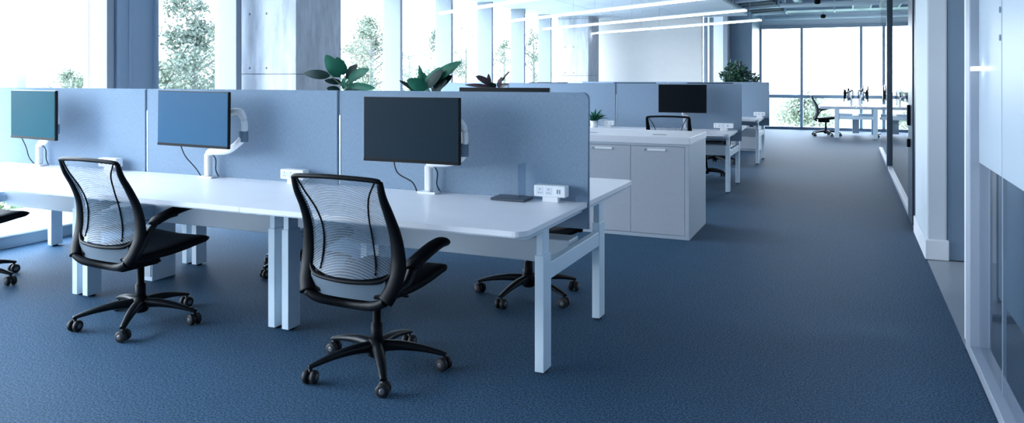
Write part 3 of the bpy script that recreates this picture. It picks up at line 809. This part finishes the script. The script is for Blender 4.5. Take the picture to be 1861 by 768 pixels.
# bushy plant on low cabinet behind the third row
t = thing('storage_cabinet', 'low cabinet carrying bushy plants behind the third row', 'cabinet', (-2.25, 15.0, 0))
obj('body', BX((-.75, 0, 0), (.72, .45, .86), .004), M['cabside'], t)
for a, b in ((-.73, -.002), (.002, .70)):
    d = obj('door', BX((a, -.02, .04), (b, -.002, .83), .003), M['cabinet'], t)
    obj('handle', BX((a+.25, -.028, .77), (a+.45, -.0205, .79), .002), M['whiteplastic'], d)
def bushy(x, y, z, w, h, n, lab, potw=.12, poth=.25, sz=.09):
    t = thing('bushy_plant', lab, 'plant', (x, y, z))
    obj('pot', lathe(NB(), [(potw*.75, 0), (potw*.8, .005), (potw, poth), (potw*.9, poth), (potw*.88, poth-.03), (.01, poth-.03)], 20), M['pot'], t)
    bm = NB()
    for k in range(7):
        a = k*.9; tube(bm, [(0, 0, poth-.03), (.3*w*math.cos(a), .3*w*math.sin(a), poth+h*.6)], .006, 6)
    obj('stem', bm, M['stem'], t)
    bm = NB()
    for k in range(n):
        a = random.uniform(0, 2*PI); f = random.uniform(-1, 1); rr = random.random()**.5
        c = Vector((w*rr*math.cos(a)*math.sqrt(1-f*f), w*rr*math.sin(a)*math.sqrt(1-f*f), poth+h*.5+h*.5*f*rr))
        dv = Vector((random.uniform(-1, 1), random.uniform(-1, 1), random.uniform(-.6, .9))).normalized()
        leaf(bm, c, c+dv*sz, sz*.55, Vector((random.uniform(-1, 1), -1, 1)), .15)
    obj('foliage', bm, M['bush'], t)
bushy(-1.98, 15.2, .861, .27, .54, 420, 'dense dark green bushy plant on the cabinet behind the third row', .11, .30)
bushy(-1.63, 15.2, .861, .09, .22, 110, 'tiny green plant right of the dense bushy plant', .05, .38, .05)

# ================================================================ FAR BENCH BY THE WINDOWS
t = thing('bench_desk', 'white double bench desk seen end-on by the far windows', 'desk', (.18, 19.0, 0), 0, 'white double bench desks')
for a, b in ((-.80, -.01), (.01, .80)):
    obj('tabletop', BX((a, 0, .705), (b, 1.7, .73), .003), M['desk'], t)
for x in (-.45, .36):
    for y in (.05, 1.58): obj('leg', BX((x, y, 0), (x+.09, y+.06, .66), .003), M['paint'], t)
for y in (.06, 1.59):
    obj('end_rail', BX((-.36, y, .43), (.36, y+.04, .50), .003), M['paint'], t)
    obj('top_bearer', BX((-.75, y, .66), (.75, y+.04, .704), .003), M['paint'], t)
obj('cable_tray', BX((-.07, .3, .10), (.07, 1.4, .5), .004), M['panelgrey'], t)
monitor(.08, 19.45, 'left monitor of the edge-on pair on the far desk by windows', M['screen4'], rz=-PI/2, my=-.16, mz=.28, side=.2, cable=False)
monitor(.28, 19.45, 'right monitor of the edge-on pair on the far desk by windows', M['screen4'], rz=PI/2, my=-.16, mz=.28, side=-.2, cable=False)
monitor(.10, 20.25, 'left monitor behind the edge-on pair on the far desk by windows', M['screen4'], rz=-PI/2, my=-.10, mz=.30, side=.2, cable=False)
monitor(.26, 20.25, 'right monitor behind the edge-on pair on the far desk by windows', M['screen4'], rz=PI/2, my=-.10, mz=.30, side=-.2, cable=False)
dup(cB, (-.47, 19.55, 0), R(-84), 'black task chair on left of the far desk by the windows')
dup(cA, (.98, 19.5, 0), R(90), 'black task chair on right of the far desk by the windows')

# front-left: neighbouring desk corner at the bottom left of the view
t = thing('bench_desk', 'white double bench desk whose corner shows at the bottom left of view', 'desk', (-1.62, -.86, 0), 0, 'white double bench desks')
fill_desk(t, .06, .06)

# side room: added panel darkens the lower near glass; arc and bar imitate a reflection
t = thing('dark_backing', 'added dark blue-grey panel that darkens the lower near glass wall', 'screen', (.86, 1.6, 0))
obj('backing_panel', BX((0, 0, .03), (.03, 3.95, .80), .004), M['doorgrey'], t)
obj('end_post', BX((-.006, 3.951, 0), (.036, 3.99, .81), .003), M['darkframe'], t)
obj('foot', BX((-.1, 3.5, 0), (.13, 3.55, .03), .004), M['darkframe'], t)
obj('foot', BX((-.1, .5, 0), (.13, .55, .03), .004), M['darkframe'], t)
m = bpy.data.materials.new('frosted_film'); m.use_nodes = True
fn = m.node_tree; fb = fn.nodes['Principled BSDF']; fb.inputs['Base Color'].default_value = (.72, .80, .88, 1); fb.inputs['Roughness'].default_value = .35
ft = fn.nodes.new('ShaderNodeBsdfTransparent'); fl = fn.nodes.new('ShaderNodeBsdfTranslucent'); fl.inputs[0].default_value = (.7, .8, .9, 1)
f1 = fn.nodes.new('ShaderNodeMixShader'); f1.inputs[0].default_value = .45; f2 = fn.nodes.new('ShaderNodeMixShader'); f2.inputs[0].default_value = .8
fn.links.new(fb.outputs[0], f1.inputs[1]); fn.links.new(fl.outputs[0], f1.inputs[2])
fn.links.new(ft.outputs[0], f2.inputs[1]); fn.links.new(f1.outputs[0], f2.inputs[2]); fn.links.new(f2.outputs[0], fn.nodes['Material Output'].inputs['Surface'])
obj('frosted_film', BX((XR+.042, .3, .975), (XR+.0435, 3.795, 2.9)), m, bpy.data.objects['window_52'])
obj('frosted_film', BX((XR+.042, 3.815, .975), (XR+.0435, 4.42, 2.9)), m, bpy.data.objects['window_51'])
# arc and glowing bar put in to imitate a pendant light's reflection
t = thing('arc_reflection', 'slender dark arc with glowing bar imitating a reflection in the near glass wall', 'lamp', (1.25, 4.3, 0))
b0 = Vector((1.25, 4.3, 0))
pts = [Vector((1.25, 4.3, .03)), Vector((1.25, 4.3, .8)), at(1861, 196, 4.3), at(1848, 150, 4.3), at(1833, 127, 4.3), at(1820, 119, 4.3), at(1809, 121, 4.3)]
obj('arc_arm', tube(NB(), spl([tuple(p-b0) for p in pts], 6), .009, 8), M['darkframe'], t)
obj('arc_base', lathe(NB(), [(.14, 0), (.14, .02), (.02, .03)], 28), M['darkframe'], t)
a, b = at(1811, 124, 4.3)-b0, at(1764, 125, 4.3)-b0
bm = NB(); tube(bm, [a, b], .010, 8)
obj('glow_bar', bm, M['lamp'], t)

# ================================================================ OUTSIDE
GZ = -.75
struct('ground', BX((-140, -60, GZ-.2), (40, 120, GZ)), M['grass'], 'pale lawn outside the windows', 'ground')
struct('terrace', BX((-8.2, -6, GZ), (XL-.15, 30, -.02)), M['sill'], 'bright terrace strip outside the left windows', 'terrace')
def tree(x, y, h, w, n, m, lab, seed, trunk=True, z=GZ, ls=.13, name='garden_tree', cat='tree', grp='trees outside the windows'):
    rnd = random.Random(seed)
    t = thing(name, lab, cat, (x, y, z), 0, grp)
    if trunk:
        bm = NB(); tube(bm, [(0, 0, 0), (.05, .03, h*.5), (0, .1, h*.88)], [.13, .08, .03], 8)
        for k in range(9):
            a = rnd.uniform(0, 6.28); z0 = h*rnd.uniform(.3, .75); l = w*rnd.uniform(.4, .8)
            tube(bm, [(0.03, 0.03, z0), (l*.5*math.cos(a), l*.5*math.sin(a), z0+h*.08), (l*math.cos(a), l*math.sin(a), z0+h*.14)], [.04, .025, .01], 6)
        obj('trunk', bm, M['bark'], t)
    bm = NB()
    cl = []
    for k in range(34):
        f = rnd.random()**.8
        zz = h*(.18+.80*f); ww = w*(1-f)**.55*rnd.uniform(.15, 1)
        a = rnd.uniform(0, 6.28); cl.append((Vector((ww*math.cos(a), ww*math.sin(a), zz)), rnd.uniform(.18, .42)*w*(1.1-.6*f)))
    for k in range(int(n*1.6)):
        c, r = rnd.choice(cl)
        p = c+Vector((rnd.gauss(0, r*.5), rnd.gauss(0, r*.5), rnd.gauss(0, r*.45)))
        if p.z < .03: p.z = .03+rnd.random()*.2
        d1 = Vector((rnd.uniform(-1, 1), rnd.uniform(-1, 1), rnd.uniform(-1, 1))).normalized()*ls*rnd.uniform(.5, 1.1)
        d2 = d1.cross(Vector((rnd.uniform(-1, 1), rnd.uniform(-1, 1), rnd.uniform(-1, 1)))).normalized()*ls*.4
        vs = [bm.verts.new(p+d1*.5), bm.verts.new(p+d2*.6), bm.verts.new(p-d1*.5), bm.verts.new(p-d2*.6)]
        bm.faces.new(vs)
    obj('foliage', bm, m, t)
def tree_at(u, vtop, X, w, n, m, lab, seed, **k):
    a = (u-930.5)/F; d = X/(cs*a-sn); Y = (sn*a+cs)*d
    top = H-(vtop-HV)*d/F
    tree(X, Y, (top-GZ)/.98, w, n, m, lab, seed, **k)
tree_at(350, -5, -15, 1.7, 4200, M['tree1'], 'tall pointed tree outside, between dark metal panel and concrete column', 11)
tree_at(408, 45, -19.5, 1.9, 2600, M['tree2'], 'rounded pale tree outside just left of the large concrete column', 12)
tree_at(672, 40, -17, 2.3, 3800, M['tree2'], 'pale leafy tree outside, right of the large concrete column', 13)
tree_at(742, 95, -21.5, 2.4, 2000, M['tree2'], 'low pale tree outside behind the glossy potted plant', 14)
tree_at(795, 58, -18, 1.8, 3000, M['tree1'], 'pale tree outside behind the second tall mullion', 15)
tree_at(846, 40, -30, 2.5, 3000, M['tree2'], 'leafy tree outside above the burgundy potted plant', 16)
tree_at(915, 74, -21, 2.4, 2600, M['tree2'], 'pale tree outside in the narrow window left of the white frame', 17)
tree_at(968, 55, -16, 1.7, 2000, M['tree1'], 'narrow pale tree outside nearest the far column', 18)
tree_at(128, 132, -22, 1.2, 900, M['tree2'], 'small pale tree low in the leftmost window', 19)
tree_at(300, 118, -12.5, 0.9, 1300, M['tree2'], 'low pale tree outside beside the dark metal panel', 20)
for k in range(9):
    tree(-9.6-.4*(k % 2), 3.4+k*1.5, .95, .62, 1500, M['hedge'], 'green hedge shrub outside seen under the desks, in a row', 40+k, False, ls=.09, name='hedge_shrub', cat='shrub', grp='hedge along the terrace')
for o in C.objects:
    if o.get('category') == 'shrub': o['label'] = 'one of the green shrubs in the hedge outside the left windows'
for k, (x, w) in enumerate(((-5.0, 1.4), (-1.4, 1.4), (2.2, 1.4), (5.9, 1.3))):
    tree(x, 29+k % 2, 1.35+.06*k, w, 2600, M['shrub'], ('pale shrub outside the far windows, %s' % ['leftmost', 'second from left', 'third from left', 'rightmost'][k]), 60+k, False, ls=.16, name='garden_shrub', cat='shrub', grp='shrubs outside the far windows')
for k, (u0, u1, v, lab) in enumerate(((0, 30, 116, 'wide hazy building'), (47, 63, 100, 'narrow hazy tower'))):
    a = at(u0, v, 60); b = at(u1, v, 60)
    t = thing('distant_building', lab+' on the horizon in the leftmost window', 'building', (a.x, 60, GZ))
    wd = b.x-a.x
    obj('wall', BX((0, 0, 0), (wd, 6, a.z-GZ), .05), M['facade'], t)
    for j in range(5): obj('window_band', BX((.3, -.06, 1.2+j*.9), (wd-.3, -.01, 1.7+j*.9)), M['wall'], t)

# ================================================================ LIGHT
W = bpy.data.worlds.new('sky'); bpy.context.scene.world = W; W.use_nodes = True
bg = W.node_tree.nodes['Background']
nt = W.node_tree
tc = nt.nodes.new('ShaderNodeTexCoord'); sx = nt.nodes.new('ShaderNodeSeparateXYZ'); nt.links.new(tc.outputs['Generated'], sx.inputs[0])
rp = nt.nodes.new('ShaderNodeValToRGB'); nt.links.new(sx.outputs[2], rp.inputs[0])
rp.color_ramp.elements[0].position = 0; rp.color_ramp.elements[0].color = (.84, .92, 1, 1)
rp.color_ramp.elements[1].position = 1; rp.color_ramp.elements[1].color = (.62, .79, 1, 1)
nt.links.new(rp.outputs[0], bg.inputs[0]); bg.inputs[1].default_value = 3.6
dt = nt.nodes.new('ShaderNodeVectorMath'); dt.operation = 'DOT_PRODUCT'; nt.links.new(tc.outputs['Generated'], dt.inputs[0])
dt.inputs[1].default_value = Vector((-.90, -.22, .36)).normalized()
mr = nt.nodes.new('ShaderNodeMapRange'); mr.inputs[1].default_value = .25; mr.inputs[2].default_value = 1; mr.interpolation_type = 'SMOOTHSTEP'
mr.inputs[3].default_value = 3.0; mr.inputs[4].default_value = 16
nt.links.new(dt.outputs['Value'], mr.inputs[0])
d2 = nt.nodes.new('ShaderNodeVectorMath'); d2.operation = 'DOT_PRODUCT'; nt.links.new(tc.outputs['Generated'], d2.inputs[0])
d2.inputs[1].default_value = Vector((.10, .92, .30)).normalized()
m2 = nt.nodes.new('ShaderNodeMapRange'); m2.inputs[1].default_value = .6; m2.inputs[2].default_value = 1; m2.interpolation_type = 'SMOOTHSTEP'
m2.inputs[3].default_value = 0; m2.inputs[4].default_value = 13
nt.links.new(d2.outputs['Value'], m2.inputs[0])
sm = nt.nodes.new('ShaderNodeMath'); sm.operation = 'ADD'; nt.links.new(mr.outputs[0], sm.inputs[0]); nt.links.new(m2.outputs[0], sm.inputs[1])
nt.links.new(sm.outputs[0], bg.inputs[1])
def portal(loc, rot, sx_, sy_):
    l = bpy.data.lights.new('daylight_portal', 'AREA'); l.shape = 'RECTANGLE'; l.size = sx_; l.size_y = sy_
    l.cycles.is_portal = True
    o = bpy.data.objects.new('daylight_portal', l); C.objects.link(o); o.location = loc; o.rotation_euler = rot
portal((XL-.2, 6, 1.45), (0, R(-90), 0), 2.8, 22)
portal((1.4, YB+.15, 1.4), (R(-90), 0, 0), 7.2, 2.8)

# ================================================================ CAMERA
cam = bpy.data.cameras.new('camera'); co = bpy.data.objects.new('camera', cam); C.objects.link(co)
cam.sensor_width = 36; cam.lens = 36*F/1861
cam.shift_x = 0; cam.shift_y = -(384-HV)/1861
cam.clip_start = .05; cam.clip_end = 500
co.location = (0, 0, H); co.rotation_euler = (R(90), 0, YAW)
sc = bpy.context.scene; sc.camera = co
sc.view_settings.view_transform = 'Standard'; sc.view_settings.look = 'None'
sc.view_settings.exposure = .3; sc.view_settings.gamma = 1; sc.view_settings.use_curve_mapping = False
